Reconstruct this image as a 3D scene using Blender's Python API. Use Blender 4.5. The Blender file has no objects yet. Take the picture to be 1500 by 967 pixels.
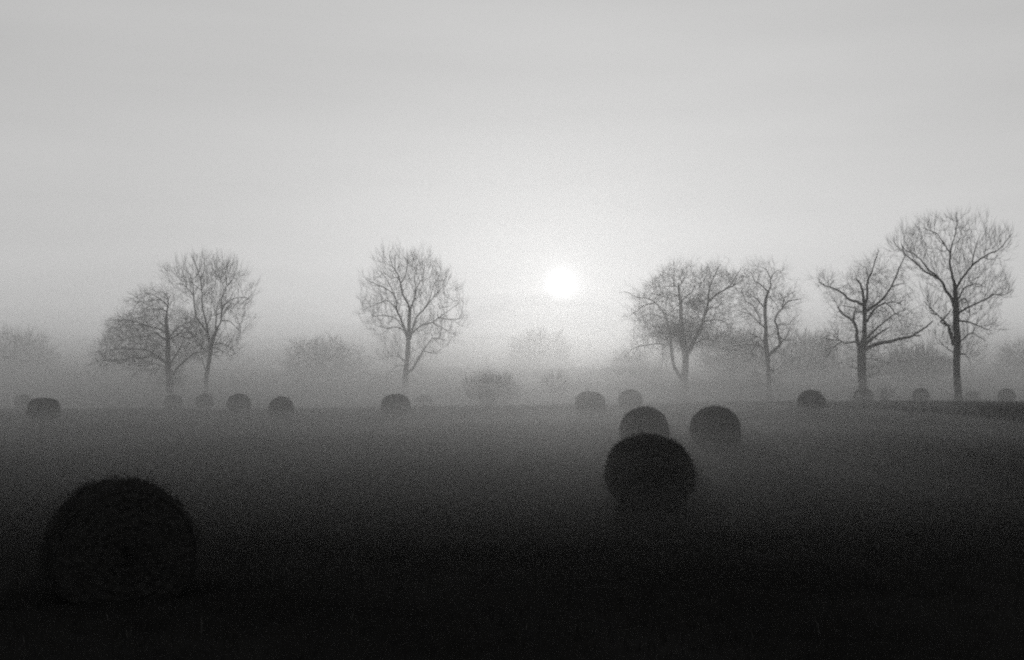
import bpy, math, random
import numpy as np

# ------------------------------------------------------------------ scene, camera, light
S = bpy.context.scene
C = S.collection
R = math.radians
FPX, HOR, CX = 1800.0, 548.0, 750.0        # focal length in photo pixels, horizon row, centre column
CAM_H = 2.5

cam_d = bpy.data.cameras.new('camera')
cam = bpy.data.objects.new('camera', cam_d)
C.objects.link(cam)
cam_d.sensor_width = 36.0
cam_d.lens = 36.0 * FPX / 1500.0
cam_d.clip_start, cam_d.clip_end = 0.1, 6000.0
PITCH = math.atan((HOR - 483.5) / FPX)
cam.location = (0, 0, CAM_H)
cam.rotation_euler = (math.pi / 2 + PITCH, 0, 0)
S.camera = cam

SUN_EL, SUN_AZ = R(4.2), math.atan((823 - 750) / FPX)   # azimuth to the right of +Y
sun_dir = (math.sin(SUN_AZ) * math.cos(SUN_EL), math.cos(SUN_AZ) * math.cos(SUN_EL), math.sin(SUN_EL))

W = bpy.data.worlds.new('World')
S.world = W
W.use_nodes = True
nt = W.node_tree
N, L = nt.nodes, nt.links
bg = N['Background']
sky = N.new('ShaderNodeTexSky')
sky.sky_type = 'NISHITA'
sky.sun_disc = False
sky.sun_elevation = SUN_EL
sky.sun_rotation = SUN_AZ
sky.air_density, sky.dust_density, sky.ozone_density = 1.0, 1.0, 1.0
bw = N.new('ShaderNodeRGBToBW')                    # the photograph is monochrome
L.new(sky.outputs[0], bw.inputs[0])
geo = N.new('ShaderNodeTexCoord')
dot = N.new('ShaderNodeVectorMath'); dot.operation = 'DOT_PRODUCT'
L.new(geo.outputs['Generated'], dot.inputs[0])
dot.inputs[1].default_value = sun_dir
ac = N.new('ShaderNodeMath'); ac.operation = 'ARCCOSINE'
L.new(dot.outputs['Value'], ac.inputs[0])
def wmath(op, a, b=None, clamp=False):
    m = N.new('ShaderNodeMath'); m.operation = op; m.use_clamp = clamp
    for i, v in enumerate((a, b)):
        if v is None: continue
        if isinstance(v, (int, float)): m.inputs[i].default_value = v
        else: L.new(v, m.inputs[i])
    return m.outputs[0]
def gauss(sig_deg, amp):
    q = wmath('DIVIDE', ac.outputs[0], R(sig_deg))
    q = wmath('MULTIPLY', q, q)
    return wmath('MULTIPLY', wmath('EXPONENT', wmath('MULTIPLY', q, -0.5)), amp)
# veiled solar disc and its aureole in thin cloud
SKY_STRENGTH, SKY_GAMMA, SKY_GAIN = 0.15, 0.22, 63.5     # thin cloud evens the clear sky out
AUR = [(0.36, 150.0), (0.85, 20.0)]
tot = bw.outputs[0]
tot = wmath('MULTIPLY', wmath('POWER', tot, SKY_GAMMA), SKY_GAIN)
cl = N.new('ShaderNodeTexNoise'); cl.inputs['Scale'].default_value = 2.2; cl.inputs['Detail'].default_value = 3.0
mp = N.new('ShaderNodeMapping'); mp.inputs['Scale'].default_value = (1.0, 1.0, 7.0)
L.new(geo.outputs['Generated'], mp.inputs[0]); L.new(mp.outputs[0], cl.inputs['Vector'])
cloud = wmath('ADD', wmath('MULTIPLY', cl.outputs[0], 0.22), 0.89)
tot = wmath('MULTIPLY', tot, cloud)
for s_, a_ in AUR:
    tot = wmath('ADD', tot, gauss(s_, a_))
tint = N.new('ShaderNodeCombineColor')
L.new(tot, tint.inputs[0])
L.new(wmath('MULTIPLY', tot, 0.997), tint.inputs[1])
L.new(wmath('MULTIPLY', tot, 0.99), tint.inputs[2])
L.new(tint.outputs[0], bg.inputs[0])
bg.inputs[1].default_value = SKY_STRENGTH

sl = bpy.data.lights.new('sun', 'SUN')
sl.energy = 2.0
sl.angle = R(0.53)
sl.color = (1.0, 0.985, 0.96)
sun = bpy.data.objects.new('sun', sl)
C.objects.link(sun)
from mathutils import Vector
sun.rotation_euler = Vector(sun_dir).to_track_quat('Z', 'Y').to_euler()
sun.location = (0, 0, 60)

S.view_settings.view_transform = 'Standard'
S.view_settings.look = 'None'
S.view_settings.exposure = -4.6
S.view_settings.gamma = 1.0
S.render.engine = 'CYCLES'
S.cycles.volume_bounces = 6
S.cycles.max_bounces = 8
S.cycles.sample_clamp_indirect = 4.0
S.cycles.filter_width = 2.2
S.cycles.use_denoising = False      # the residual grain stands in for the film's own

HAZE_DENSITY, HAZE_G, HAZE_TOP = 0.0008, 0.88, 22.0

# ------------------------------------------------------------------ helpers
rng = np.random.default_rng(7)
random.seed(7)

def sstep(a, b, x):
    t = np.clip((np.asarray(x, float) - a) / (b - a), 0, 1)
    return t * t * (3 - 2 * t)

def ground_z(x, y):
    x = np.asarray(x, float); y = np.asarray(y, float)
    d = np.hypot(x * 0.6, y)
    z = -0.38 * sstep(5, -25, x) * sstep(25, 60, y)
    z = z + 0.30 * sstep(45, 100, y) * sstep(2, 28, x)
    # crest at about 105 m, falling gently away beyond it
    u = np.clip(y - 92, 0, None)
    z = z - 0.034 * (np.sqrt(u * u + 14 * 14) - 14)
    z = np.maximum(z, -9.0 + 0.3 * np.sin(x * 0.01))
    z = z + 0.05 * np.sin(x * 0.31 + 1.3) * np.sin(y * 0.23 + 0.4) * sstep(12, 30, y) + 0.035 * np.sin(x * 0.11 - 0.7 + y * 0.17)
    return z

def at(px, d):
    """ground point seen in photo column px at distance d"""
    x = (px - CX) / FPX * d
    return x, d, float(ground_z(x, d))

def mesh_from(name, V, F):
    """V (n,3); F list of (k,) index arrays grouped by corner count"""
    me = bpy.data.meshes.new(name)
    V = np.asarray(V, np.float32)
    me.vertices.add(len(V)); me.vertices.foreach_set('co', V.ravel())
    loops = np.concatenate([f.ravel() for f in F]).astype(np.int32)
    tot = np.concatenate([np.full(len(f), f.shape[1], np.int32) for f in F])
    start = np.concatenate([[0], np.cumsum(tot)[:-1]]).astype(np.int32)
    me.loops.add(len(loops)); me.loops.foreach_set('vertex_index', loops)
    me.polygons.add(len(tot)); me.polygons.foreach_set('loop_start', start); me.polygons.foreach_set('loop_total', tot)
    me.update(calc_edges=True)
    return me

def add(name, me, mat=None, parent=None, smooth=True):
    if mat is not None and not me.materials: me.materials.append(mat)
    if smooth: me.polygons.foreach_set('use_smooth', np.ones(len(me.polygons), bool))
    o = bpy.data.objects.new(name, me)
    C.objects.link(o)
    if parent is not None: o.parent = parent
    return o

def empty(name, loc, rz=0):
    o = bpy.data.objects.new(name, None)
    o.empty_display_size = 0.3
    C.objects.link(o); o.location = loc; o.rotation_euler = (0, 0, rz)
    return o

def tag(o, label=None, cat=None, group=None, kind=None):
    if label: o['label'] = label
    if cat: o['category'] = cat
    if group: o['group'] = group
    if kind: o['kind'] = kind
    return o

def nrm(v):
    return v / np.maximum(np.linalg.norm(v, axis=-1, keepdims=True), 1e-9)

def tubes(P, Rr, sides):
    """P (n,m,3) centre lines, Rr (n,m) radii -> verts, faces"""
    n, m, _ = P.shape
    T = np.empty_like(P)
    T[:, 1:-1] = P[:, 2:] - P[:, :-2]; T[:, 0] = P[:, 1] - P[:, 0]; T[:, -1] = P[:, -1] - P[:, -2]
    T = nrm(T)
    ref = np.zeros((n, 1, 3)); mean = nrm((P[:, -1] - P[:, 0]))
    k = np.argmin(np.abs(mean), axis=1); ref[np.arange(n), 0, k] = 1
    A = nrm(np.cross(T, np.broadcast_to(ref, T.shape))); B = np.cross(T, A)
    ang = np.arange(sides) * 2 * math.pi / sides
    V = (P[:, :, None] + Rr[:, :, None, None] * (A[:, :, None] * np.cos(ang)[:, None] + B[:, :, None] * np.sin(ang)[:, None]))
    idx = np.arange(n * m * sides).reshape(n, m, sides)
    a = idx[:, :-1, :]; b = np.roll(idx, -1, 2)[:, :-1, :]; c = np.roll(idx, -1, 2)[:, 1:, :]; d = idx[:, 1:, :]
    F = np.stack([a, b, c, d], -1).reshape(-1, 4)
    return V.reshape(-1, 3), F

class Bag:
    def __init__(s): s.V = []; s.F = []; s.n = 0
    def put(s, V, F):
        if len(V) == 0: return
        s.V.append(V); s.F.append(F + s.n); s.n += len(V)
    def mesh(s, name):
        g = {}
        for f in s.F: g.setdefault(f.shape[1], []).append(f)
        return mesh_from(name, np.concatenate(s.V), [np.concatenate(v) for v in g.values()])

def smooth_line(pts, per=6):
    p = np.asarray(pts, float)
    if len(p) < 3:
        t = np.linspace(0, 1, per + 1)[:, None]
        return p[0] * (1 - t) + p[-1] * t
    q = np.vstack([2 * p[0] - p[1], p, 2 * p[-1] - p[-2]])
    out = []
    for i in range(1, len(q) - 2):
        t = np.linspace(0, 1, per, endpoint=False)[:, None]
        p0, p1, p2, p3 = q[i - 1:i + 3]
        out.append(0.5 * (2 * p1 + (p2 - p0) * t + (2 * p0 - 5 * p1 + 4 * p2 - p3) * t ** 2 + (3 * p1 - p0 - 3 * p2 + p3) * t ** 3))
    out.append(p[-1:])
    return np.vstack(out)

# ------------------------------------------------------------------ materials
def material(name, lo, hi, scale, rough=0.9, bump=0.3, bscale=None, detail=6.0, spec=0.2, stretch=None, thin=0.0):
    m = bpy.data.materials.new(name); m.use_nodes = True
    n, l = m.node_tree.nodes, m.node_tree.links
    b = n['Principled BSDF']
    b.inputs['Roughness'].default_value = rough
    b.inputs['Specular IOR Level'].default_value = spec
    tc = n.new('ShaderNodeTexCoord'); t = n.new('ShaderNodeTexNoise')
    t.inputs['Scale'].default_value = scale; t.inputs['Detail'].default_value = detail
    src = tc.outputs['Object']
    if stretch:
        mpn = n.new('ShaderNodeMapping'); mpn.inputs['Scale'].default_value = stretch
        l.new(src, mpn.inputs[0]); src = mpn.outputs[0]
    l.new(src, t.inputs['Vector'])
    r = n.new('ShaderNodeValToRGB')
    r.color_ramp.elements[0].position, r.color_ramp.elements[1].position = 0.3, 0.7
    r.color_ramp.elements[0].color = (lo, lo * 0.99, lo * 0.97, 1); r.color_ramp.elements[1].color = (hi, hi * 0.99, hi * 0.97, 1)
    l.new(t.outputs[0], r.inputs[0]); l.new(r.outputs[0], b.inputs['Base Color'])
    if bump:
        t2 = n.new('ShaderNodeTexNoise'); t2.inputs['Scale'].default_value = bscale or scale * 4; t2.inputs['Detail'].default_value = 4
        l.new(src, t2.inputs['Vector'])
        bp = n.new('ShaderNodeBump'); bp.inputs['Strength'].default_value = bump; bp.inputs['Distance'].default_value = 0.03
        l.new(t2.outputs[0], bp.inputs['Height']); l.new(bp.outputs[0], b.inputs['Normal'])
    if thin:
        tr = n.new('ShaderNodeBsdfTranslucent'); mx = n.new('ShaderNodeMixShader'); mx.inputs[0].default_value = thin
        l.new(r.outputs[0], tr.inputs[0]); l.new(b.outputs[0], mx.inputs[1]); l.new(tr.outputs[0], mx.inputs[2])
        l.new(mx.outputs[0], n['Material Output'].inputs[0])
    return m

M_BARK = material('bark', 0.025, 0.07, 3.0, 0.95, 0.8, 9.0, stretch=(1, 1, 0.25))
M_TWIG = material('twig_bark', 0.03, 0.06, 2.0, 0.9, 0.0)
M_IVY = material('ivy_leaf', 0.03, 0.07, 1.5, 0.6, 0.0, spec=0.3)
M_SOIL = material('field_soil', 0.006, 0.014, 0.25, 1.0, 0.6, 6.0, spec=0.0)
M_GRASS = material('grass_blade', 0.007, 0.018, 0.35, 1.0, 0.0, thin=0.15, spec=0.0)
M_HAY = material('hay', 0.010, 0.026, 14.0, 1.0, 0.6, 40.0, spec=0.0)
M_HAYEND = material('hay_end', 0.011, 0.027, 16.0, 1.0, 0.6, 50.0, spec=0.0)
M_STALK = material('dry_stalk', 0.06, 0.13, 2.0, 0.9, 0.0, thin=0.3, spec=0.1)
M_STRAW = material('straw', 0.015, 0.04, 4.0, 0.9, 0.0, thin=0.15, spec=0.1)

# ------------------------------------------------------------------ ground
def build_ground():
    ys = np.concatenate([np.linspace(-40, 6, 10), np.linspace(8, 60, 90), np.linspace(62, 150, 70), np.linspace(160, 900, 40)])
    xs = np.concatenate([np.linspace(-900, -120, 24), np.linspace(-112, 112, 190), np.linspace(120, 900, 24)])
    X, Y = np.meshgrid(xs, ys)
    Z = ground_z(X, Y)
    # unevenness of the old meadow
    near = sstep(150, 60, Y)
    Z = Z + near * 0.02 * np.sin(X * 1.7 + 2 * np.sin(Y * 0.9)) * np.sin(Y * 1.3 + 1.5 * np.sin(X * 0.8))
    V = np.stack([X, Y, Z], -1).reshape(-1, 3)
    n, m = X.shape
    i = np.arange(n * m).reshape(n, m)
    F = np.stack([i[:-1, :-1], i[:-1, 1:], i[1:, 1:], i[1:, :-1]], -1).reshape(-1, 4)
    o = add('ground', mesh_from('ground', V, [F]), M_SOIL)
    tag(o, 'dark grassy hay meadow running back to a low crest', 'ground', kind='structure')

def blades(n, x, y, h, w, lean):
    """n grass blades as bent two-segment strips"""
    z = ground_z(x, y)
    a = rng.uniform(0, 2 * math.pi, n); b = rng.uniform(0, 2 * math.pi, n)
    side = np.stack([np.cos(a), np.sin(a), np.zeros(n)], 1) * (w / 2)[:, None]
    ln = np.stack([np.cos(b), np.sin(b), np.zeros(n)], 1) * (h * lean)[:, None]
    p = np.stack([x, y, z - 0.02], 1)
    up = np.zeros((n, 3)); up[:, 2] = h
    mid = p + up * 0.55 + ln * 0.3
    tip = p + up + ln
    V = np.stack([p - side, p + side, mid - side * 0.7, mid + side * 0.7, tip], 1).reshape(-1, 3)
    k = (np.arange(n) * 5)[:, None]
    return V, k + np.array([[0, 1, 3, 2]]), k + np.array([[2, 3, 4]])

def build_grass():
    bag_v, q, t, off = [], [], [], 0
    for d0, d1, tufts, per, h0, h1, wd in ((8, 24, 16000, 5, .05, .16, .006), (24, 50, 17000, 4, .06, .18, .011), (50, 118, 18000, 3, .08, .22, .022)):
        yy = np.sqrt(rng.uniform(d0 ** 2, d1 ** 2, tufts))
        xx = rng.uniform(-0.5, 0.5, tufts) * yy
        x = np.repeat(xx, per) + rng.normal(0, .05 + .002 * d0, tufts * per)
        y = np.repeat(yy, per) + rng.normal(0, .05 + .002 * d0, tufts * per)
        n = len(x)
        h = rng.uniform(h0, h1, n) * np.repeat(rng.uniform(.6, 1.3, tufts), per)
        V, Q, T3 = blades(n, x, y, h, np.full(n, wd), rng.uniform(0.1, 0.9, n))
        bag_v.append(V); q.append(Q + off); t.append(T3 + off); off += len(V)
    me = mesh_from('grass', np.concatenate(bag_v), [np.concatenate(q), np.concatenate(t)])
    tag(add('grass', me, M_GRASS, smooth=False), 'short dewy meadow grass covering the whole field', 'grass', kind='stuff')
    # dead flower stalks standing above the grass
    n = 800
    y = np.sqrt(rng.uniform(11 ** 2, 60 ** 2, n)); x = rng.uniform(-.5, .5, n) * y
    V, Q, T3 = blades(n, x, y, rng.uniform(.08, .2, n), np.full(n, .006), rng.uniform(.1, .6, n))
    tag(add('dry_stalks', mesh_from('dry_stalks', V, [Q, T3]), M_STALK, smooth=False), 'scattered pale dry stalks standing up out of the dark grass', 'stalks', kind='stuff')

# ------------------------------------------------------------------ bales
BR, BL = 0.75, 1.25      # radius, length
def sag(P):
    """settle a round bale (axis along local Y, centre at z = 0.72): flat foot, height 1.42"""
    z = P[..., 2]
    low = z < -0.3
    zz = np.where(low, -0.3 - (1 - np.exp(-(-0.3 - z) * 1.9)) * 0.62, z)
    zz = np.where(zz > .45, .45 + (zz - .45) * .92, zz)
    bulge = 1 + 0.05 * np.exp(-((zz + 0.35) / 0.3) ** 2)
    P = P.copy(); P[..., 2] = zz; P[..., 0] *= bulge
    P[..., 2] += 0.70
    return P

def bale_meshes(seed, seg, rings, straw, fringe):
    g = np.random.default_rng(seed)
    ph = g.uniform(0, 6.28, 12)
    def rad(th, v):
        r = BR * (1 + 0.012 * np.sin(2 * th + ph[0]) + 0.012 * np.sin(3 * th + ph[1] + v) + 0.008 * np.sin(7 * th + ph[2] + 3 * v) + 0.006 * np.sin(17 * th + ph[3] + 5 * v))
        r = r * (1 - 0.05 * np.abs(2 * v - 1) ** 4)       # rounded shoulders
        return r
    th = np.arange(seg) * 2 * math.pi / seg
    v = np.linspace(0, 1, rings)
    TH, VV = np.meshgrid(th, v)
    rr = rad(TH, VV) * (1 + g.normal(0, 0.009, TH.shape))
    rr = rr * (1 + 0.01 * np.sin(VV * 60 + 2 * np.sin(TH * 3)))
    P = np.stack([rr * np.cos(TH), (VV - .5) * BL, rr * np.sin(TH)], -1)
    P = sag(P)
    i = np.arange(seg * rings).reshape(rings, seg)
    F = np.stack([i[:-1], np.roll(i, -1, 1)[:-1], np.roll(i, -1, 1)[1:], i[1:]], -1).reshape(-1, 4)
    roll = mesh_from('roll', P.reshape(-1, 3), [F])
    ends = []
    for e, sgn in ((0, -1), (1, 1)):
        nr = max(10, seg // 4)
        s = np.linspace(1, 0.02, nr)
        TH2, SS = np.meshgrid(th, s)
        R2 = rad(TH2, np.full_like(TH2, e)) * SS * 0.998
        spiral = 0.018 * np.abs(np.sin((SS * 7 + TH2 / (2 * math.pi)) * math.pi)) + g.normal(0, .008, TH2.shape)
        out = (0.07 * (1 - SS ** 2) - 0.01 + spiral * sstep(1.0, .9, SS))
        P2 = np.stack([R2 * np.cos(TH2), sgn * (BL / 2 + out), R2 * np.sin(TH2)], -1)
        P2 = sag(P2)
        j = np.arange(seg * nr).reshape(nr, seg)
        F2 = np.stack([j[:-1], j[1:], np.roll(j, -1, 1)[1:], np.roll(j, -1, 1)[:-1]], -1).reshape(-1, 4)
        if sgn > 0: F2 = F2[:, ::-1]
        ends.append(mesh_from('end_face', P2.reshape(-1, 3), [F2]))
    # loose straw poking out of the roll and the ends
    n = straw
    t = g.uniform(-0.35, math.pi + .35, n); vv = g.uniform(0, 1, n)
    r0 = rad(t, vv) * .985
    p = sag(np.stack([r0 * np.cos(t), (vv - .5) * BL, r0 * np.sin(t)], -1))
    d = np.stack([np.cos(t), g.normal(0, .5, n), np.sin(t)], 1)
    tang = np.stack([-np.sin(t), np.zeros(n), np.cos(t)], 1)
    d = nrm(d * g.uniform(.15, .9, n)[:, None] + tang * g.normal(0, 1, n)[:, None] + g.normal(0, .2, (n, 3)))
    ln = g.uniform(.03, .11, n) * np.where(g.random(n) < .06, fringe, 1) * (1 + .8 * np.clip(np.sin(t * 5 + ph[4]) * np.sin(vv * 7 + ph[5]), 0, 1))
    q = np.stack([p, p + d * ln[:, None] * .5, p + d * ln[:, None] + np.stack([np.zeros(n), np.zeros(n), -ln * .25], 1)], 1)
    V1, F1 = tubes(q, np.full((n, 3), .0032) * np.array([1, .9, .4]), 3)
    b = Bag(); b.put(V1, F1)
    n2 = straw // 3
    t = g.uniform(0, 2 * math.pi, n2); s = np.sqrt(g.uniform(.01, .97, n2)); sg = np.where(g.random(n2) < .5, -1, 1)
    r0 = BR * .97 * s
    p = sag(np.stack([r0 * np.cos(t), sg * (BL / 2 + .07 * (1 - s ** 2)), r0 * np.sin(t)], -1))
    d = np.stack([-np.sin(t), sg * g.uniform(.1, .9, n2), np.cos(t)], 1); d = nrm(d + g.normal(0, .4, d.shape))
    ln = g.uniform(.03, .1, n2)
    q = np.stack([p, p + d * ln[:, None] * .5, p + d * ln[:, None]], 1)
    V1, F1 = tubes(q, np.full((n2, 3), .003) * np.array([1, .9, .4]), 3)
    b.put(V1, F1)
    return roll, ends, b.mesh('loose_straw')

def build_bales():
    near = [bale_meshes(11, 128, 30, 6500, 3.0), bale_meshes(12, 128, 30, 4200, 1.6)]
    mid = [bale_meshes(20 + k, 96, 20, 2200, 1.6) for k in range(3)]
    far = [bale_meshes(30 + k, 64, 12, 500, 1.5) for k in range(4)]
    G = 'round hay bales left out across the foggy meadow'
    # photo column, apparent diameter in photo pixels, yaw of the axis, mesh set, label
    rows = [
        (180, 206, 6, near[0], 'largest, blackest shaggy round bale, alone in the dark foreground grass'),
        (950, 127, 9, near[1], 'big charcoal round bale in the middle ground, overlapping a smaller one behind'),
        (943.5, 71, -8, mid[0], 'dark round bale whose foot is hidden behind the big charcoal bale'),
        (1047, 74, 12, mid[1], 'shaggy dark round bale standing clear beside the overlapping pair of bales'),
        (1188, 40, 10, mid[2], 'grey round bale alone between the slim twisted oak and the stub-topped oak'),
        (864, 43, 38, far[0], 'flat-topped pale grey bale seen at a slant, directly below the sun'),
        (923, 36, 12, far[1], 'very pale bale just behind the flat-topped slanted bale, towards the ivy-clad tree'),
        (580, 43, 28, far[2], 'mid grey bale covering the foot of the lone fan-shaped tree'),
        (413, 37, -5, far[3], 'pale bale with a high round top standing beneath the ghostly faded tree'),
        (350.5, 35, 16, far[0], 'pale bale standing just clear of the slender forked tree beside the spreading oak'),
        (65, 45, 44, far[1], 'broad dark slumped bale on the field near the wooded fog bank, farthest from the sun'),
        (35, 26, 10, far[2], 'barely visible bale peeping out behind the broad slumped bale'),
        (255, 27, -12, far[3], 'faint bale right at the foot of the spreading layered oak'),
        (300, 27, 8, far[0], 'faint low bale at the foot of the slender forked tree'),
        (621, 24, 20, far[1], 'tiny ghostly bale just beyond the lone fan-shaped tree'),
        (713, 25, 0, far[3], 'hazy bale in front of the low faded thicket'),
        (1348, 24.5, 6, far[2], 'faint bale beneath the pale dome-shaped tree'),
        (1474, 25.5, -14, far[3], 'small dark bale beyond the tallest tree, on the field crest'),
        (1424, 23, 15, far[1], 'dim bale showing right beside the trunk of the tallest tree'),
        (1264, 28, 30, far[0], 'low bale pressed against the thick trunk of the stub-topped oak'),
        (384, 20, 12, far[2], 'smallest ghostly bale, in the gap between two larger pale bales'),
    ]
    for px, w, yaw, (roll, ends, straw), lab in rows:
        d = FPX / w * (2 * BR * math.cos(R(yaw)) + 0.85 * BL * abs(math.sin(R(yaw))))
        x, y, z = at(px, d)
        o = empty('hay_bale', (x, y, z - (.20 if w > 200 else .06 if w > 60 else .03)), R(yaw) - math.atan2(x, y))
        tag(o, lab, 'hay bale', G)
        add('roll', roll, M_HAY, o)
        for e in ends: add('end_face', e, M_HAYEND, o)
        tag(add('loose_straw', straw, M_STRAW, o), kind='stuff')

# ------------------------------------------------------------------ trees
def spawn(P, k, length, ang, up, curl, crook, m, g, t0=0.15, taper=0.5):
    """k side shoots on each of the n parent lines P"""
    n, mm, _ = P.shape
    t = (np.arange(k)[None] + g.uniform(0, 1, (n, k))) / k * (1 - t0) + t0
    t[:, -1] = np.maximum(t[:, -1], .97)
    f = t * (mm - 1); i = np.minimum(f.astype(int), mm - 2); w = (f - i)[..., None]
    rows = np.arange(n)[:, None]
    p = P[rows, i] * (1 - w) + P[rows, i + 1] * w
    tan = nrm(P[rows, i + 1] - P[rows, i])
    rnd = g.normal(0, 1, tan.shape)
    perp = nrm(rnd - (rnd * tan).sum(-1, keepdims=True) * tan)
    A = R(1) * g.uniform(ang[0], ang[1], (n, k))
    A[:, -1] *= .4
    d = tan * np.cos(A)[..., None] + perp * np.sin(A)[..., None]
    d[..., 2] += up
    d = nrm(d)
    ln = g.uniform(length[0], length[1], (n, k)) * (1 - taper * t)
    p = p.reshape(-1, 3); d = d.reshape(-1, 3); ln = ln.reshape(-1)
    q = np.empty((len(p), m, 3)); q[:, 0] = p
    cur = d.copy(); st = (ln / (m - 1))[:, None]
    for a in range(1, m):
        cur = cur + g.normal(0, crook, cur.shape)
        cur[:, 2] += curl / (m - 1)
        cur = nrm(cur)
        q[:, a] = q[:, a - 1] + cur * st
    return q

def thick_tube(line, rad, sides, g, rough=.06):
    P = line[None]; Rr = rad[None]
    V, F = tubes(P, Rr, sides)
    c = np.repeat(line, sides, axis=0)
    k = 1 + g.normal(0, rough, (len(V), 1)) + .5 * rough * np.sin(np.tile(np.arange(sides) * 2 * math.pi / sides * 3, len(line)) + np.repeat(np.arange(len(line)) * .5, sides))[:, None]
    V = c + (V - c) * k
    ns = sides; m = len(line)
    cap = np.array([[(m - 1) * ns + a for a in range(ns)]])
    return V, F, cap

def fill_crown(lines, pts, style, g, f, tip=.0065, spray=3):
    """grow boughs from the limb centre lines out to every point of the crown, each forking off the
    nearest suitable wood, then end each in a spray of twigs -> one Bag per limb"""
    up, crook, fan = {'oak': (.12, .16, 60), 'ash': (.42, .07, 34), 'layer': (.03, .14, 55)}[style]
    P, T, own = [], [], []
    for k, l in enumerate(lines):
        t = nrm(np.gradient(l, axis=0))
        i0 = int(len(l) * (.12 if k else .45))
        P.append(l[i0:]); T.append(t[i0:]); own += [k] * (len(l) - i0)
    base = np.concatenate(P); nb = len(base)
    cap = nb + 3 * len(pts)
    NP = np.empty((cap, 3)); NT = np.empty((cap, 3)); NO = np.empty(cap, int); PAR = np.full(cap, -1)
    NP[:nb] = base; NT[:nb] = np.concatenate(T); NO[:nb] = own
    n = nb
    d0 = np.array([np.min(((base - p) ** 2).sum(1)) for p in pts])
    paths, pj = [], []
    for q in pts[np.argsort(d0)]:
        v = q - NP[:n]; d = np.sqrt((v * v).sum(1)) + 1e-6
        near = np.argpartition(d, min(40, n - 1))[:40]
        c = (v[near] * NT[near]).sum(1) / d[near]
        lift = v[near, 2] / d[near]
        cost = d[near] * (1 + 1.7 * (1 - c) - .35 * up * lift)
        j = near[np.argmin(cost)]
        if d[j] < .12 * f: continue
        m0 = NP[j] + NT[j] * d[j] * .24 + g.normal(0, crook * .3, 3) * d[j]
        m1 = NP[j] + (q - NP[j]) * .66 + NT[j] * d[j] * .05 + g.normal(0, crook * .3, 3) * d[j]
        m1[2] -= up * .12 * d[j]
        line = np.stack([NP[j], m0, m1, q])
        paths.append(line); pj.append((j, n))
        for a_ in (1, 2, 3):
            NP[n] = line[a_]; t = line[a_] - line[a_ - 1]; t = t / (np.linalg.norm(t) + 1e-9)
            if a_ == 3: t[2] += up * .5; t /= np.linalg.norm(t)
            NT[n] = t; NO[n] = NO[j]; PAR[n] = j if a_ == 1 else n - 1
            n += 1
    cnt = np.zeros(n)
    for j, k in pj: cnt[k + 2] += 1
    for i in range(n - 1, nb - 1, -1): cnt[PAR[i]] += cnt[i]
    paths = np.array(paths); pj = np.array(pj)
    rr = tip * f * np.stack([cnt[pj[:, 1]], cnt[pj[:, 1]], cnt[pj[:, 1] + 1], cnt[pj[:, 1] + 2]], 1) ** .47
    rr = np.minimum(rr, .07 * f); rr[:, 0] *= 1.15
    own = NO[pj[:, 1]]
    ends = paths[:, -1]; dirs = NT[pj[:, 1] + 2]
    bags = []
    for k in range(len(lines)):
        b = Bag(); sel = own == k
        if sel.any():
            Pk = paths[sel]
            b.put(*tubes(Pk, rr[sel], 3))
            e = np.stack([Pk[:, 2], Pk[:, 3]], 1)
            e = np.concatenate([e, e[:, 1:] + dirs[sel][:, None] * .05 * f], 1)
            S2 = spawn(e, spray, (.25 * f, 1.35 * f), (fan * .35, fan), up * .6, up * .5, crook, 3, g, .35, .15)
            b.put(*tubes(S2, tip * f * np.array([[1.0, .85, .65]]) * np.ones((len(S2), 1)), 3))
            S3 = spawn(S2, 2, (.18 * f, .6 * f), (fan * .4, fan), up * .5, up * .3, crook, 2, g, .2, .2)
            b.put(*tubes(S3, tip * f * np.array([[.75, .5]]) * np.ones((len(S3), 1)), 3))
        bags.append(b)
    return bags

def in_poly(x, y, poly):
    px, py = np.array(poly, float).T
    qx, qy = np.roll(px, -1), np.roll(py, -1)
    c = np.zeros(len(x), bool)
    for a_, b_, c_, d_ in zip(px, py, qx, qy):
        if b_ == d_: continue
        hit = ((b_ > y) != (d_ > y)) & (x < (c_ - a_) * (y - b_) / (d_ - b_) + a_)
        c ^= hit
    return c

def thin_out(p, dmin, most):
    """keep points no closer than dmin"""
    keep, cells = [], {}
    for q in p:
        c = tuple(np.floor(q / dmin).astype(int))
        ok = True
        for dx in (-1, 0, 1):
            for dy in (-1, 0, 1):
                for dz in (-1, 0, 1):
                    for r in cells.get((c[0] + dx, c[1] + dy, c[2] + dz), ()):
                        if (q[0] - r[0]) ** 2 + (q[1] - r[1]) ** 2 + (q[2] - r[2]) ** 2 < dmin * dmin: ok = False; break
                    if not ok: break
                if not ok: break
            if not ok: break
        if ok:
            keep.append(q); cells.setdefault(c, []).append(q)
            if len(keep) >= most: break
    return np.array(keep)

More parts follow.
